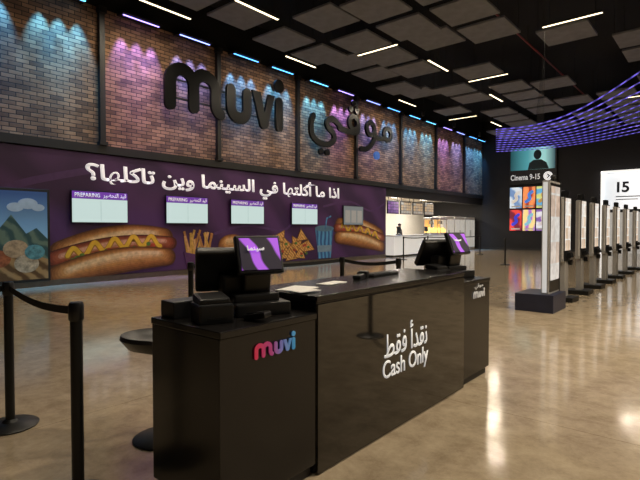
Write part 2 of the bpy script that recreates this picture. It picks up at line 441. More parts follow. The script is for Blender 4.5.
B().ring((1.35, .42), .36, W*.9, 0, D+.002).ribbon(cat_rom([(1.72, .4), (1.72, -.05), (1.4, -.5), (.95, -.8), (.5, -.85)], 6), W, 0, D+.001).done('letter_waw', M_sign, e)
B().ring((-.15, .48), .36, W*.9, 0, D).ribbon(cat_rom([(.22, .5), (.2, .1), (-.2, -.05), (-.8, -.05), (-1.3, 0)], 6), W, 0, D-.001).done('letter_veh', M_sign, e)
B().ribbon(cat_rom([(-1.2, 0), (-1.5, .25), (-1.9, .38), (-2.25, .2), (-2.2, -.1), (-1.8, -.35), (-1.75, -.7), (-2.2, -1.0), (-2.8, -1.0), (-3.3, -.7), (-3.4, -.1), (-3.25, .3)], 6), W, 0, D+.002).done('letter_yeh', M_sign, e)
for p in ((-.4, 1.2), (.1, 1.2), (-.15, 1.58), (-2.7, -1.42), (-2.25, -1.42)):
    B().disc(p, .17, 0, D).done('letter_dot', M_sign, e)
B().disc((1.95, -1.05), .24, 0, D).done('blue_lit_dot', mat('blue_dot_glow', (.02, .06, .2), .3, emit=(.08, .2, .6), es=.45, var=.6, nscale=5), e)  # blue-lit dot, its blue light put into colour and glow
B().box((0, .0, -.022), (6.2, .05, .04)).box((-.15, 1.2, -.022), (.6, .05, .04)).done('mounting_rail', M_black, e)

# ------------------------------------------------------------- mural
mural = B().box((7.75, 1.98, .02), (29.5, 3.62, .04)).done('food_mural', M_mural, loc=(XL, 0, 0), rot=WR, label='dark purple food mural with white Arabic slogan under the brick wall', cat='mural')
def tone(name, a, b_, scale=4):
    return wave_mat(name, a, b_, scale, 6, 0, 'DIAGONAL', .2, .8, .6, 4)
def shades(name, stops, n):
    out = []
    for k in range(n):
        t = k/(n-1)*(len(stops)-1); i = min(int(t), len(stops)-2); f = t-i
        c = [stops[i][q]*(1-f)+stops[i+1][q]*f for q in range(3)]
        out.append(mat(name, c, .5, var=.22, nscale=9))
    return out
S_bun = shades('bun_shade', [(.10, .032, .008), (.34, .125, .032), (.58, .28, .09), (.86, .60, .34)], 9)
S_sau = shades('sausage_shade', [(.07, .014, .008), (.24, .045, .02), (.38, .10, .045), (.70, .36, .25)], 7)
M_bunA, M_bunB, M_bunC = S_bun[2], S_bun[4], S_bun[7]; M_sA = S_sau[0]
M_must = mat('mural_mustard', (.85, .52, .05), .4); M_mustd = mat('mural_mustard_shade', (.42, .20, .02), .5)
M_fry = mat('mural_fries', (.62, .36, .08), .6, var=.3); M_nacho = tone('mural_nacho', (.46, .19, .04), (.80, .44, .13))
M_nedge = mat('mural_nacho_edge', (.16, .06, .015), .6)
M_green = mat('mural_green', (.10, .20, .04), .6, var=.4); M_cup = wave_mat('mural_blue_cup', (.03, .10, .28), (.10, .34, .60), 1.2, 3, 0, 'X', .2, .8)
M_swirl = mat('mural_swirl', (.09, .035, .14), .6); M_tom = mat('mural_tomato', (.45, .06, .03), .6, var=.4)
def hotdog(u0, u1, v, h, tilt, bend):
    def path(dv, tr=0.0, n=18):
        return [(u0+tr+(u1-u0-2*tr)*k/n, v+dv+tilt*(k/n-.5)+bend*(1-(2*k/n-1)**2)) for k in range(n+1)]
    z = .0405
    def sausage_shape(nm, dv, tr, w, S, lift):
        nonlocal z
        n = len(S)
        for k, m in enumerate(S):
            t = k/n
            z += .0008
            B().ribbon(path(h*(dv+lift*t), tr+t*h*w*.55), h*w*(1-t*.93), .0395, z, taper=lambda q: .72+.28*math.sin(math.pi*q)).done(nm, m, mural)
    sausage_shape('hot_dog_bun_picture', .28, .22, .66, S_bun, .12)
    sausage_shape('sausage_picture', .13, -.02, .46, S_sau, .08)
    for w, m, o in ((.13, M_mustd, -.012), (.095, M_must, 0)):
        z += .001
        pts = []
        for k in range(91):
            t = k/90; u = u0+.4+(u1-u0-.8)*t
            pts.append((u, v+h*(.19+o)+tilt*(t-.5)+bend*(1-(2*t-1)**2)+h*.12*math.sin(t*30)))
        B().ribbon(pts, h*w, .0395, z).done('mustard_picture', m, mural)
    for k in range(14):
        t = random.random(); u = u0+.5+(u1-u0-1.0)*t; z += .0001
        B().disc((u, v+h*(.02+.1*random.random())+tilt*(t-.5)+bend*(1-(2*t-1)**2)), h*random.uniform(.05, .1), .0395, z, h*.05, 10).done('relish_picture', random.choice([M_green, M_tom]), mural)
    sausage_shape('hot_dog_bun_picture', -.22, .1, .60, S_bun, .13)
hotdog(5.42, 9.15, .74, 1.32, .36, .14)
hotdog(18.15, 22.2, 1.15, 1.3, -.55, .12)
for k in range(18):
    u = 9.8+random.uniform(0, 1.0); v = .8+random.uniform(0, .35); a = random.uniform(-.5, .5)
    B().ribbon([(u, v-.35), (u+a*.6, v+.4)], .085, .0395, .05+.0008*k, caps=False).done('fries_picture', random.choice([M_fry, S_bun[6], S_bun[4]]), mural)
B().poly([(9.65, .78), (10.1, .68), (10.5, .68), (10.95, .78), (10.75, .15), (9.8, .15)], .0395, .068).done('fries_box_picture', mat('mural_box', (.10, .03, .12), .6), mural)
for k in range(7):
    B().disc((11.8-.02*k, .95+.03*k), .66-.075*k, .0395, .050+.0005*k, .42-.055*k).done('burger_bun_picture', S_bun[k+1], mural)
B().ribbon([(11.15, .62), (12.45, .62)], .18, .0395, .060).done('patty_picture', M_sA, mural)
B().ribbon(cat_rom([(11.1+.14*k, .76+.06*(k % 2)) for k in range(11)], 3), .09, .0395, .064).done('lettuce_picture', M_green, mural)
B().ribbon([(11.25, .38), (12.35, .38)], .28, .0395, .057).done('burger_bun_picture', M_bunB, mural)
for k in range(18):
    u = 13.4+k*.155+random.uniform(-.1, .1); v = random.uniform(.35, 1.25); a = random.uniform(0, 6.28)
    for r, m, dz in ((.45, M_nedge, 0), (.39, M_nacho, .0006)):
        B().poly([(u+r*math.cos(a+q*2.094), v+r*math.sin(a+q*2.094)*.8) for q in range(3)], .0395, .044+.0012*k+dz).done('nacho_picture', m, mural)
for k in range(14): B().disc((13.3+2.8*random.random(), .4+.6*random.random()), .09, .0395, .067+.0003*k, .06, 10).done('salsa_picture', random.choice([M_tom, M_green]), mural)
B().poly([(16.6, 1.55), (17.9, 1.55), (17.7, .2), (16.8, .2)], .0395, .05).done('drink_cup_picture', M_cup, mural)
B().poly([(16.73, .8), (17.77, .8), (17.73, .5), (16.77, .5)], .0395, .053).done('cup_band_picture', mat('mural_band', (.2, .3, .4), .5), mural)
B().disc((17.25, 1.58), .68, .0395, .056, .14).done('cup_lid_picture', mat('mural_lid', (.10, .20, .30), .5), mural)
B().ribbon([(17.3, 1.6), (17.42, 2.05), (17.7, 2.15)], .06, .0395, .06).done('straw_picture', M_cup, mural)
for pts, w in [([(-2, 3.0), (2, 2.0), (5, 2.9), (6.5, 3.3)], .2), ([(11, 1.4), (12.5, 1.7), (14.5, 1.5), (15.2, 2.0)], .1), ([(17.2, 2.6), (19.2, 2.9), (21, 2.5), (22.3, 2.9)], .1)]:
    B().ribbon(cat_rom(pts, 10), w, .0395, .043).done('swirl_picture', M_swirl, mural)
text('arabic_slogan', shape_ar('اذا ما أكلتها في السينما وين تاكلها؟'), M_mwhite, mural, (12.35, 3.2, .042), width=12.0, height=.90, ex=.012, off=.028, space=1.0)

# poster at the mural end
e = empty('framed_poster', (XL+.07, 4.0, 1.4), 'bright landscape poster in a dark frame on the purple wall', 'poster', WR)
B().box((0, 0, 0), (2.7, 2.5, .06), bev=.01).done('poster_frame', M_black, e)
B().box((0, 0, .032), (2.56, 2.36, .01)).done('poster_sheet', grad_mat('poster_sky', [(0, (.16, .26, .28)), (.5, (.14, .28, .42)), (1, (.03, .07, .18))], 'Y', -1.1, 1.1, .35), e)
B().poly([(-1.28, -1.18), (1.28, -1.18), (1.28, -.1), (1.0, .2), (.75, .05), (.4, .55), (.1, .15), (-.3, .3), (-.8, .1), (-1.28, 0)], .034, .044).done('hill_picture', tone('poster_hill', (.03, .09, .09), (.14, .22, .16), 1.5), e)
B().poly([(-1.28, -1.18), (1.28, -1.18), (1.28, -.65), (.4, -.35), (-.5, -.6), (-1.28, -.4)], .036, .050).done('meadow_picture', tone('poster_meadow', (.12, .06, .02), (.42, .27, .12), 1.5), e)
for u, v, r, c in ((.5, -.35, .3, (.45, .33, .2)), (.95, -.45, .25, (.1, .3, .35)), (.1, -.6, .28, (.32, .10, .04)), (.75, -.75, .3, (.5, .42, .3)), (-.5, -.7, .4, (.2, .12, .05))):
    B().disc((u, v), r, .036, .052+.01*abs(u), r*.8).done('shrub_picture', mat('poster_shrub', c, .6, var=.5, nscale=9), e)
for u, v, r in ((.5, .75, .2), (.8, .85, .24), (1.05, .75, .16)):
    B().disc((u, v), r, .036, .045+.001*u, r*.6).done('cloud_picture', mat('poster_cloud', (.3, .38, .45), .6, emit=(.3, .4, .5), es=.2), e)

# order displays
M_divider = mat('divider', (.3, .5, .5), .5)
M_dim = mat('dim_screen', (.05, .05, .05), .3, emit=(.22, .24, .24), es=.6, var=.1)
M_dim2 = mat('dim_menu_block', (.05, .05, .05), .3, emit=(.5, .45, .38), es=.5, var=.3, nscale=12)
def display(y, w, on=True, z=2.22):
    e = empty('order_status_display', (XL+.05, y, z), 'order status screen with pale panel and purple header on the mural' if on else 'flat grey menu screen on the mural beside the serving opening', 'screen', WR, 'wall order displays')
    B().box((0, 0, .06), (w, .95, .06), bev=.008).box((0, 0, .01), (.4, .4, .06)).done('housing', M_plast, e)
    if on:
        B().box((0, -.11, .093), (w-.05, .68, .008)).done('screen', M_scr, e)
        B().box((0, .34, .093), (w-.05, .21, .008)).done('screen_header', M_hdr, e)
        text('header_text', 'PREPARING', M_white, e, (-w*.23, .34, .098), width=w*.43, height=.115, off=.015)
        text('header_text', shape_ar('قيد التحضير'), M_white, e, (w*.25, .34, .098), width=w*.42, height=.17, off=.01)
        B().box((0, -.11, .098), (.006, .6, .003)).done('divider', M_divider, e)
    else:
        B().box((0, 0, .093), (w-.05, .9, .008)).done('screen', M_dim, e)
        for k in range(3): B().box((-.5+.5*k, -.05, .098), (.4, .6, .004)).done('menu_block', M_dim2, e)
for y in (6.75, 9.77, 12.5, 15.8): display(y, 1.7)
display(19.4, 1.65, False)

# ------------------------------------------------------------- concession area
M_cw = mat('counter_white_glow', (.75, .74, .72), .4, emit=(1, .97, .92), es=.36, var=.03)  # faint self-glow stands in for light falling on the counter
e = empty('concession_counter', (-14.3, 26.3, 0), 'white and grey serving counter inside the lit opening', 'counter')
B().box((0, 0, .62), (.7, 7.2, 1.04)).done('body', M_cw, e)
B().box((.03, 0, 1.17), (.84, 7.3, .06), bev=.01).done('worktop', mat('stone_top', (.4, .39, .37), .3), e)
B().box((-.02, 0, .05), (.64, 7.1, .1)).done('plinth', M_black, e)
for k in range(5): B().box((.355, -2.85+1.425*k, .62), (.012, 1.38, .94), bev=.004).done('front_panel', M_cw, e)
e = empty('back_counter', (-18.9, 28.5, 0), 'steel preparation counter along the rear wall', 'counter')
B().box((0, 0, .45), (.7, 9, .9)).done('body', M_steel, e); B().box((0, 0, .93), (.78, 9.05, .05), bev=.01).done('worktop', M_steel, e)
M_menuA = tile_screen('menu_tiles_dark', (.35, .12, .5), (.15, .06, .28), (.03, .01, .05), .3, .17, .7, .012, False)
M_menuB = tile_screen('menu_tiles_warm', (.75, .5, .25), (.5, .5, .45), (.05, .04, .04), .3, .17, .7, .012, False)
for k, y in enumerate((23.4, 24.9, 26.4, 27.9, 29.4)):
    e = empty('menu_board', (-15.4, y, 2.85), 'backlit overhead menu screen above the serving counter', 'screen', WR, 'overhead menu boards')
    B().box((0, 0, 0), (1.3, .8, .06), bev=.01).done('housing', M_plast, e)
    B().box((0, -.02, .035), (1.22, .7, .01)).done('screen', [M_menuA, M_menuA, M_menuB, M_menuB, M_menuB][k], e)
    for s in (-.5, .5): B().box((s, .625, 0), (.03, .45, .03)).done('bracket', M_black, e)
M_pop = mat('popcorn', (.9, .6, .2), .8, emit=(1, .60, .16), es=1.6, nscale=25, var=.4)
M_pback = mat('warmer_back', (.8, .5, .2), .5, emit=(1, .6, .2), es=.6)
for y in (27.9, 29.2):
    e = empty('popcorn_machine', (-14.45, y, 1.2), 'glowing yellow popcorn warmer on the serving counter', 'popcorn machine', group='popcorn warmers')
    b = B().box((0, 0, .05), (.5, .95, .1)).box((0, 0, 1.0), (.54, 1.0, .14), bev=.02)
    for sx in (-.23, .23):
        for sy in (-.45, .45): b.box((sx, sy, .5), (.035, .035, .9))
    b.done('frame', M_steel, e)
    B().box((-.22, 0, .52), (.01, .86, .84)).done('back_panel', M_pback, e)
    b = B().box((0, 0, .2), (.40, .84, .2), bev=.05)
    for q in range(60): b.sph((random.uniform(-.16, .16), random.uniform(-.38, .38), .28+random.uniform(0, .12)), .045, seg=8)
    b.done('popcorn_heap', M_pop, e)
    B().cyl((0, 0, .76), .15, .22, .12).done('kettle', M_steel, e)
for y in (23.7, 26.9):
    e = empty('cash_register', (-14.25, y, 1.2), 'small black till screen on the serving counter', 'cash register', group='tills on the serving counter')
    B().box((0, 0, .03), (.25, .3, .06), bev=.01).cyl((0, 0, .14), .025, .2).done('base', M_plast, e)
    B().box((0, 0, .34), (.04, .42, .3), (0, R(-12), 0), .01).done('screen', M_plast, e)
M_cool = mat('cooler_door_glow', (.55, .54, .5), .3, emit=(1, .95, .85), es=.3)  # doors glow a little so the cabinets look brightly lit
for y in (31.2, 33.0, 34.8):
    e = empty('drinks_cooler', (-15.2, y, 0), 'white upright cabinet in the serving area', 'cooler', group='serving area cabinets')
    B().box((0, 0, 1.2), (.8, 1.7, 2.4), bev=.02).done('body', M_whitebody, e)
    for s in (-.42, .42):
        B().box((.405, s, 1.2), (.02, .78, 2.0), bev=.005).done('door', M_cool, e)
        B().box((.43, s*.2, 1.2), (.03, .03, .5)).done('handle', M_steel, e)
M_cl = mat('conc_led', (1, 1, 1), .5, emit=(1, .93, .8), es=4)
for x, y in ((-17.2, 24.5), (-17.2, 28.5), (-17.2, 32.5), (-15.1, 30.7), (-15.2, 25.6)):
    e = empty('recessed_light', (x, y, 3.68), 'square white ceiling light in the serving area', 'lamp', group='serving area lights')
    B().box((0, 0, 0), (.7, .7, .04)).done('diffuser', M_cl, e)
    ld = bpy.data.lights.new('lamp', 'AREA'); ld.size = .65; ld.energy = 135; ld.color = (1, .92, .8); link('lamp_glow', ld, e, (0, 0, -.04))
for y in (24.5, 28.5, 32.5):  # lamps added only to brighten the white counter front
    e = empty('counter_fill_spot', (-13.2, y, 7.9), 'added spot lamp brightening the serving counter', 'lamp', group='added counter fill lamps')
    B().cyl((0, 0, .1), .08, .25, .1).cyl((0, 0, .95), .01, 1.49, seg=6).done('housing', M_black, e)
    ld = bpy.data.lights.new('lamp', 'SPOT'); ld.energy = 300; ld.spot_size = R(40); ld.color = (1, .93, .82); ld.shadow_soft_size = .08
    link('lamp_glow', ld, e, (0, 0, -.04), (0, R(3), 0))

# staff member standing behind the serving counter (faces +X)
def skin_mesh(name, verts, edges, radii, m, parent, levels=2):
    me = bpy.data.meshes.new(name); me.from_pydata(verts, edges, []); me.materials.append(m)
    o = link(name, me, parent)
    md = o.modifiers.new('skin', 'SKIN'); md.use_smooth_shade = True
    for k, r in enumerate(radii):
        sv = me.skin_vertices[0].data[k]; sv.radius = r if isinstance(r, tuple) else (r, r); sv.use_root = (k == 0)
    sb = o.modifiers.new('sub', 'SUBSURF'); sb.levels = levels; sb.render_levels = levels
    return o
M_skin = mat('skin', (.40, .22, .14), .5); M_cloth = mat('black_uniform', (.018, .016, .02), .8); M_trou = mat('dark_trousers', (.02, .02, .025), .8)
M_cap = mat('dark_cap', (.03, .015, .04), .7); M_eye = mat('eye', (.02, .015, .012), .2)
def person(loc, rz, lab, H=1.86):
    e = empty('person', loc, lab, 'person', (0, 0, rz)); e.scale = (H/1.8,)*3
    V = [(0, 0, .96), (0, 0, 1.15), (0, 0, 1.36), (0, 0, 1.50), (.01, 0, 1.57)]; E = [(0, 1), (1, 2), (2, 3), (3, 4)]; Rr = [(.13, .10), (.12, .09), (.14, .10), .055, .05]
    def add(chain, radii, root):
        p = root
        for c, r in zip(chain, radii):
            V.append(c); Rr.append(r); E.append((p, len(V)-1)); p = len(V)-1
        return p
    add([(.02, 0, 1.64), (.02, 0, 1.73)], [(.078, .088), (.07, .08)], 4)
    for s in (-1, 1):
        add([(0, s*.10, .90), (.01, s*.11, .50), (-.01, s*.11, .09), (.14, s*.12, .04)], [.085, .058, .042, .035], 0)
        h = add([(0, s*.17, 1.44), (.02, s*.23, 1.16), (.22, s*.19, 1.10), (.28, s*.185, 1.10)], [.055, .042, .030, .026], 2)
        for q, (dy, ln) in enumerate(((-.03, .065), (-.01, .08), (.01, .085), (.03, .075))):
            add([(.32, s*.185+dy, 1.105), (.32+ln*.6, s*.185+dy, 1.10), (.32+ln, s*.185+dy, 1.08)], [.009, .008, .007], h)
        add([(.29, s*.145, 1.10), (.32, s*.125, 1.09)], [.010, .008], h)
    skin_mesh('body', V, E, Rr, M_skin, e)
    v2 = [(0, 0, .92), (0, 0, 1.15), (0, 0, 1.37), (0, 0, 1.47), (0, -.17, 1.44), (.02, -.23, 1.17), (.10, -.215, 1.13), (0, .17, 1.44), (.02, .23, 1.17), (.10, .215, 1.13)]
    skin_mesh('shirt', v2, [(0, 1), (1, 2), (2, 3), (2, 4), (4, 5), (5, 6), (2, 7), (7, 8), (8, 9)], [(.15, .12), (.14, .11), (.16, .12), .07, .07, .055, .05, .07, .055, .05], M_cloth, e)
    skin_mesh('trousers', [(0, 0, .96), (0, -.10, .88), (.01, -.11, .5), (-.01, -.11, .12), (0, .10, .88), (.01, .11, .5), (-.01, .11, .12)], [(0, 1), (1, 2), (2, 3), (0, 4), (4, 5), (5, 6)], [(.14, .115), .10, .075, .06, .10, .075, .06], M_trou, e)
    B().sph((.01, 0, 1.75), .098, (1, .92, .75)).box((.10, 0, 1.745), (.11, .13, .012), bev=.004).done('cap', M_cap, e, smooth=True)
    for s in (-1, 1):
        B().sph((.095, s*.03, 1.69), .010, seg=8).done('eye', M_eye, e)
        B().sph((.02, s*.085, 1.675), .022, (.6, .35, 1), 8).done('ear', M_skin, e)
    B().sph((.105, 0, 1.665), .014, (1, .8, 1.4), 8).done('nose', M_skin, e)
    B().box((.09, 0, 1.625), (.02, .045, .008), bev=.003).done('mouth', mat('lips', (.25, .08, .07), .5), e)
person((-15.25, 25.4, 0), 0, 'person in black uniform and cap behind the serving counter')

# ------------------------------------------------------------- counters
def cabinet(yc, w, name, lab, h=1.06, m=M_satin, mt=M_satin):
    e = empty(name, (-2.335, yc, 0), lab, 'counter')
    B().box((0, 0, .08+(h-.12)/2), (.65, w-.006, h-.12), bev=.004).done('body', m, e)
    B().box((0, 0, .04), (.58, w-.03, .08)).done('plinth', M_black, e)
    B().box((0, 0, h-.02), (.67, w-.002, .04), bev=.006).done('worktop', mt, e)
    return e
M_grad = grad_mat('logo_gradient', [(0, (.60, .03, .07)), (.4, (.40, .05, .20)), (.62, (.18, .16, .45)), (1, (.05, .30, .55))], 'X', 0, .33, .25)
c1 = cabinet(1.945, .77, 'counter_cabinet', 'low black counter cabinet with colourful lettering and a till')
muvi(c1, (.331, -.15, .865), .33, [M_grad], .006, WR, .85)
M_gold = mat('logo_pale', (.6, .6, .62), .5, emit=(1, 1, 1), es=.1)
c2 = cabinet(4.92, .68, 'counter_cabinet', 'low black counter cabinet with small white lettering at the far end')
muvi(c2, (.331, -.12, .87), .30, [M_gold], .005, WR, .75)
text('sign_text', shape_ar('موڤي'), M_gold, c2, (.331, .03, .99), width=.22, height=.06, rot=WR, ex=.003)
cc = cabinet(3.455, 2.25, 'cash_counter', 'long glossy black counter with white cash only lettering', 1.165, M_satin, M_satin)
B().box((.329, 0, .56), (.014, 2.235, 1.10), bev=.003).done('front_panel', M_gloss, cc)
text('sign_text', 'Cash Only', M_white, cc, (.337, .0, .49), width=.72, height=.18, rot=WR, off=.004)
text('sign_text', shape_ar('نقدأ فقط'), M_white, cc, (.337, .0, .72), width=.68, height=.24, rot=WR, off=.006)

# POS terminals
M_promo = wave_mat('promo_purple', (.008, .005, .015), (.32, .08, .60), 3.6, 2.5, .9, 'DIAGONAL', .55, .8, det=1)
M_scrdark = mat('screen_dark', (.01, .01, .012), .12)
def pos(loc, rot, lab):
    e = empty('pos_terminal', loc, lab, 'cash register', rot)
    B().box((0, 0, .04), (.34, .36, .08), bev=.015).box((-.03, -.02, .10), (.26, .30, .06), bev=.015).done('base', M_plast, e)
    B().box((-.01, 0, .19), (.12, .18, .20), (0, R(10), 0), .015).box((.01, 0, .3), (.14, .16, .12), bev=.01).done('stand', M_plast, e)
    B().box((-.12, -.14, .27), (.065, .42, .32), (0, R(32), R(-12)), .018).done('operator_screen', M_plast, e)
    B().box((-.07, -.14, .16), (.12, .14, .16), bev=.015).done('operator_stand', M_plast, e)
    B().box((.07, 0, .37), (.045, .30, .25), (0, R(-22), 0), .01).done('customer_screen', M_plast, e)
    B().box((.0955, 0, .379), (.006, .262, .208), (0, R(-22), 0)).done('customer_display', M_promo, e)
    text('display_text', shape_ar('سينما'), M_white, e, (.089, -.03, .41), width=.11, height=.04, rot=(R(90-22), 0, R(90)), ex=.012)
    B().tube(cat_rom([(-.1, -.1, .2), (-.16, -.2, .1), (-.1, -.22, .01), (-.15, -.1, .006)], 6), .006, 6).done('cable', M_plast, e)
    return e
p1 = pos((-2.33, 2.10, 1.06), (0, 0, R(-22)), 'black two-screen till showing purple artwork on the low cabinet')
p2 = copy_tree(p1, loc=(-2.33, 5.0, 1.06), rot=(0, 0, R(-14)), label='black two-screen till with purple glow on the far cabinet')
def printer(loc, rot):
    e = empty('receipt_printer', loc, 'compact black receipt printer beside the till', 'printer', rot)
    B().box((0, 0, .055), (.2, .2, .11), bev=.012).done('body', M_plast, e)
    B().box((-.01, 0, .125), (.17, .18, .05), (0, R(8), 0), .015).done('lid', M_plast, e)
    B().box((.07, 0, .132), (.012, .12, .008), (0, R(-25), 0)).done('paper_slot', M_steelb, e)
    B().box((.101, 0, .03), (.004, .12, .012)).done('light_strip', M_steelb, e)
    return e
printer((-2.28, 1.72, 1.06), (0, 0, R(-20)))
printer((-2.35, 4.68, 1.06), (0, 0, R(-10)))
e = empty('cash_box', (-2.56, 1.76, 1.06), 'flat black cash box behind the till', 'cash box', (0, 0, R(-4)))
B().box((0, 0, .05), (.16, .30, .1), bev=.008).done('body', M_plast, e); B().box((-.082, 0, .05), (.006, .27, .07)).done('drawer', M_steelb, e)
e = empty('payment_terminal', (-2.09, 1.90, 1.06), 'small black card payment terminal on the cabinet', 'card terminal', (0, 0, R(15)))
B().box((0, 0, .03), (.15, .08, .035), (0, R(-10), 0), .01).done('body', M_plast, e)
B().box((-.03, 0, .045), (.05, .06, .006), (0, R(-10), 0)).done('screen', M_scrdark, e)
B().box((.035, 0, .055), (.06, .055, .006), (0, R(-10), 0)).done('keypad', M_steelb, e)
# papers
for x, y, r, w, l, dz in ((-2.35, 2.52, 12, .2, .28, 0), (-2.20, 2.43, -8, .14, .18, .0075), (-2.38, 2.95, 5, .12, .26, 0)):
    B().box((0, 0, .002), (w, l, .003)).box((.004, .003, .005), (w*.98, l*.97, .002), (0, 0, R(3))).done('paper_sheet', M_paper, loc=(x, y, 1.165+dz), rot=(0, 0, R(r)), label='loose white paper sheets lying on the black counter', cat='paper', group='papers on the counter')
e = empty('barcode_scanner', (-2.4, 3.35, 1.165), 'black handheld scanner lying on the counter', 'scanner', (0, 0, R(20)))
B().box((0, 0, .02), (.07, .2, .04), bev=.015).done('grip', M_plast, e); B().box((0, .12, .03), (.09, .1, .06), bev=.015).done('head', M_plast, e)
e = empty('keyboard', (-2.45, 3.75, 1.165), 'black compact keyboard on the counter', 'keyboard')
B().box((0, 0, .01), (.14, .42, .02), bev=.005).done('body', M_plast, e)
b = B()
for i in range(4):
    for j in range(13): b.box((-.045+.03*i, -.18+.03*j, .023), (.024, .024, .006))
b.done('keys', M_steelb, e)

# stool
e = empty('bar_stool', (-3.27, 2.0, 0), 'black bar stool with a curved seat behind the counter', 'stool', (0, 0, R(35)))
B().lathe([(.0, 0), (.21, 0), (.215, .012), (.19, .025), (.04, .045), (.03, .07)]).done('base', M_steelb, e, smooth=True)
B().cyl((0, 0, .36), .028, .62).done('pole', M_steelb, e, smooth=True)
M_lea = mat('black_leather', (.02, .018, .018), .35)
B().lathe([(.0, .66), (.12, .66), (.25, .70), (.31, .77), (.30, .80), (.24, .755), (.1, .73), (0, .728)], sc=(1, .8)).done('seat', M_lea, e, smooth=True)

# stanchions
def stanchion(x, y, lab, to=None, group=None):
    e = empty('barrier_post', (x, y, 0), lab, 'barrier post', group=group)
    B().lathe([(0, 0), (.2, 0), (.205, .012), (.19, .022), (.06, .04), (.04, .06)]).done('base', M_steelb, e, smooth=True)
    B().cyl((0, 0, .56), .034, 1.04).done('post', M_steelb, e, smooth=True)
    B().lathe([(0, 1.06), (.036, 1.06), (.042, 1.07), (.042, 1.15), (.036, 1.168), (0, 1.17)]).done('belt_head', M_plast, e, smooth=True)
    if to:
        d = Vector((to[0]-x, to[1]-y, 0)); L_ = d.length; a = math.atan2(d.y, d.x)
        pts = [(.04+(L_-.08)*k/12, -.04*math.sin(math.pi*k/12)) for k in range(13)]
        B().ribbon(pts, .048, -.001, .001, caps=False).done('belt', M_belt, e, (0, 0, 1.115), (R(90), 0, a))
    return e
stanchion(-4.41, 1.33, 'black belt barrier post on round base behind the counter', (-2.9, 1.22))
stanchion(-2.9, 1.22, 'black belt barrier post beside the low counter cabinet')
stanchion(-4.85, .3, 'black belt barrier post on round base', (-4.41, 1.33))
stanchion(-5.2, 3.6, 'black belt barrier post behind the till', (-4.4, 5.7))
stanchion(-4.4, 5.7, 'black belt barrier post behind the long counter', (-3.6, 5.98))
stanchion(-3.6, 5.98, 'black belt barrier post behind the long counter')
stanchion(.03, 5.9, 'black belt barrier post in front of the glossy counter')
far = [(-12.6, 21.4), (-12.4, 23.6), (-12.0, 26), (-11.5, 28.5), (-10.4, 19.5), (-7.4, 21.1)]
for i, (x, y) in enumerate(far):
    stanchion(x, y, 'black belt barrier post near the serving opening', far[i+1] if i < 3 else None, group='queue posts near the serving opening')

# ------------------------------------------------------------- kiosks
M_kgrey = mat('kiosk_grey', (.34, .33, .32), .35, var=.05)
M_klight = mat('kiosk_light_grey', (.6, .59, .57), .35, var=.04)
M_kscr = tile_screen('kiosk_screen', (.95, .92, .85), (.75, .50, .30), (.92, .90, .84), .19, .27, 1.0, .015)
M_tscr = tile_screen('totem_screen', (.85, .82, .76), (.72, .52, .38), (.82, .80, .74), .56, .45, .85, .02)
e = empty('information_totem', (-2.78, 10.1, 0), 'tall grey totem with lit screen on a thick navy base', 'totem')
B().box((-.05, -.02, .17), (.7, .9, .34), bev=.01).done('base', mat('navy_base', (.018, .022, .05), .35), e)
B().box((.12, 0, 1.42), (.14, .72, 2.16), bev=.01).done('body', M_kgrey, e)
B().box((.11, -.362, 1.42), (.08, .01, 2.1)).done('side_panel', mat('totem_pale', (.5, .5, .49), .4, emit=(.80, .82, .85), es=.45, var=.04), e)
B().box((.192, 0, 1.42), (.008, .66, 2.08)).done('front_bezel', M_plast, e)
B().box((.198, 0, 1.5), (.01, .58, 1.8)).done('screen', M_tscr, e)
B().box((.12, .37, 1.42), (.16, .03, 2.2)).done('edge_trim', M_plast, e)
B().box((.12, .1, 2.53), (.06, .06, .12)).sph((.12, .1, 2.6), .05).done('camera_head', M_plast, e)

kio = empty('ticket_kiosk', (-2.78, 11.6, 0), 'slim grey self-service ticket kiosk with lit screen, one of a row', 'kiosk', group='row of ticket kiosks')
B().box((0, 0, .05), (.5, .6, .1), bev=.01).done('base', M_steelb, kio)
B().box((0, 0, .53), (.12, .30, .9), bev=.015).done('pedestal', M_kgrey, kio)
B().box((0, 0, 1.56), (.12, .50, 1.42), bev=.03).done('body', M_kgrey, kio)
B().box((.065, 0, 1.58), (.012, .49, 1.40), bev=.004).done('front_bezel', M_plast, kio)
B().box((.073, 0, 1.68), (.006, .45, 1.14)).done('screen', M_kscr, kio)
B().box((.03, -.252, 1.58), (.03, .006, 1.3)).done('edge_strip', M_klight, kio)
B().box((.12, 0, 1.0), (.10, .18, .12), (0, R(-20), 0), .01).done('card_reader', M_plast, kio)
B().box((.10, .14, .84), (.08, .10, .12), bev=.01).done('ticket_slot', M_plast, kio)
B().box((.0, 0, 2.34), (.10, .3, .16), bev=.02).done('header', M_plast, kio)
for y in (13.1, 14.6, 16.2, 17.9, 19.8, 22.0): copy_tree(kio, loc=(-2.78, y, 0))

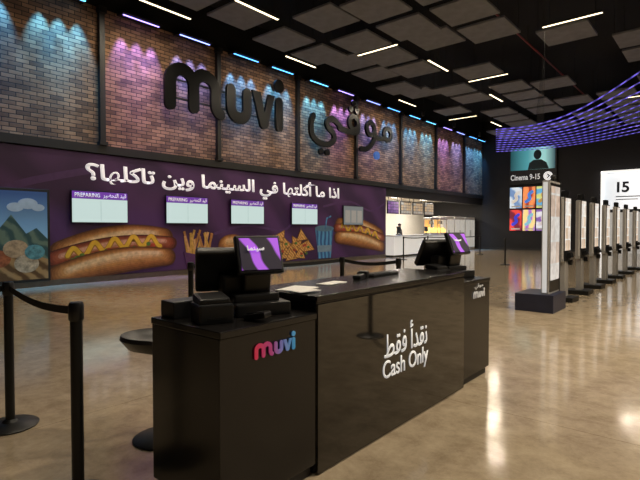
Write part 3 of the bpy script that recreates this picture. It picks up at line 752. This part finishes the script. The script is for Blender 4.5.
# ------------------------------------------------------------- end wall signs
e = empty('cinema_direction_sign', (-10.7, YE-.02, 4.8), 'large lit hall direction screen on the black wall', 'sign', ER)
B().box((0, 1.25, .1), (3.2, 2.6, .2), bev=.02).done('housing', M_black, e)
B().box((0, 1.7, .205), (3.0, 1.55, .012)).done('screen', grad_mat('movie_teal', [(0, (.01, .06, .07)), (.4, (.06, .28, .32)), (.75, (.30, .60, .58)), (1, (.02, .06, .08))], 'X', -1.5, 1.5, .9), e)
B().disc((.35, 1.95), .26, .205, .216, .34).poly([(-.3, .93), (-.2, 1.4), (.1, 1.6), (.6, 1.6), (.95, 1.35), (1.1, .93)], .205, .2165).done('silhouette_picture', mat('dark_figure', (.01, .03, .035), .6), e)
text('sign_text', 'Cinema 9-15', M_white, e, (-.48, .42, .2), width=2.0, height=.40, off=.018, ex=.02)
B().disc((1.05, .42), .30, .2, .22, .30).done('arrow_disc', mat('arrow_white', (.9, .9, .9), .5, emit=(1, 1, 1), es=.6), e)
B().ribbon([(1.0, .56), (1.14, .42), (1.0, .28)], .07, .21, .226, caps=False).done('arrow_mark', M_black, e)
pc = [[((.60, .68, .75), (.15, .25, .45)), ((.80, .25, .08), (.30, .04, .02)), ((.10, .35, .60), (.55, .60, .2))], [((.70, .05, .04), (.15, .01, .03)), ((.80, .60, .25), (.35, .15, .5)), ((.65, .65, .72), (.2, .1, .35))]]
nm = ['pale blue', 'orange red', 'teal', 'deep red', 'sandy yellow', 'silver white']
for r in range(2):
    for c in range(3):
        e = empty('movie_poster', (-11.85+.92*c, YE-.02, 3.78-1.62*r), nm[r*3+c]+' lit film poster panel on the black wall', 'poster', ER, 'film posters under the direction sign')
        B().box((0, 0, .04), (.9, 1.56, .08), bev=.01).done('frame', M_black, e)
        a, b2 = pc[r][c]
        pm = wave_mat('poster_art', b2, a, .5, 6, .9, ['DIAGONAL', 'X', 'Y'][c], .2, .7, .5, 3)
        B().box((0, 0, .085), (.84, 1.5, .01)).done('poster_sheet', pm, e)
        B().ribbon(cat_rom([(-.2, -.3), (.05, -.1), (.0, .2), (.2, .4)], 5), .22, .088, .096).done('brush_picture', mat('poster_stroke', tuple(min(1, 1.1*q) for q in a[::-1]), .5, emit=a[::-1], es=.5), e)
        B().box((0, -.62, .09), (.62, .1, .01)).done('title_band', M_paper, e)
# portal 15
e = empty('hall_entrance_sign', (-4.6, YE-.02, 0), 'white framed hall entrance with number fifteen screen', 'sign', ER)
M_port = mat('portal_white', (.8, .8, .8), .5, emit=(1, .97, .92), es=.9)
B().box((0, 5.2, .2), (3.6, .12, .4)).box((-1.74, 2.6, .2), (.12, 5.2, .4)).box((1.74, 2.6, .2), (.12, 5.2, .4)).done('frame', M_port, e)
B().box((0, 3.95, .1), (3.3, 2.3, .1)).done('screen', grad_mat('hall_screen', [(0, (.62, .66, .70)), (.5, (.95, .95, .95)), (1, (.7, .72, .78))], 'X', -1.5, 1.5, .95), e)
M_ink = mat('dark_digits', (.02, .02, .03), .5)
text('sign_text', '15', M_ink, e, (-.6, 4.2, .15), height=.68, off=.03, ex=.02, space=.9)
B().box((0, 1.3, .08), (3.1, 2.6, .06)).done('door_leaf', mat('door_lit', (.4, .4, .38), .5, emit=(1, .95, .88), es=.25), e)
B().box((0, 1.3, .115), (.03, 2.6, .01)).done('door_gap', M_black, e)
B().box((-.3, 3.6, .152), (1.4, .06, .01)).box((-.4, 3.42, .152), (1.2, .05, .01)).done('screen_line', M_ink, e)

# ------------------------------------------------------------- unseen lights added out of frame for the warm floor glow
for x, y, en in ((3.5, 9, 700), (5, 14, 520), (3, 4.5, 300), (2.5, 19, 320)):
    e = empty('floor_fill_light', (x, y, 8.9), 'warm unseen fill lamp added above the lobby floor', 'lamp', group='warm fill lamps')
    B().cyl((0, 0, .1), .25, .2).done('housing', M_black, e)
    B().cyl((0, 0, .45), .01, .49, seg=6).done('rod', M_wire, e)
    ld = bpy.data.lights.new('lamp', 'AREA'); ld.shape = 'DISK'; ld.size = .45; ld.energy = en; ld.color = (1, .86, .66); ld.spread = R(130)
    link('lamp_glow', ld, e, (0, 0, -.03))

w = bpy.data.worlds.new('world'); bpy.context.scene.world = w; w.use_nodes = True
w.node_tree.nodes['Background'].inputs[0].default_value = (.5, .5, .6, 1); w.node_tree.nodes['Background'].inputs[1].default_value = .03

cam = bpy.data.cameras.new('camera'); cam.lens = 27.17; cam.sensor_width = 36
co = bpy.data.objects.new('camera', cam); C.objects.link(co); co.location = (0, 0, 1.6); co.rotation_euler = (R(90-1.42), 0, R(40.3))
bpy.context.scene.camera = co
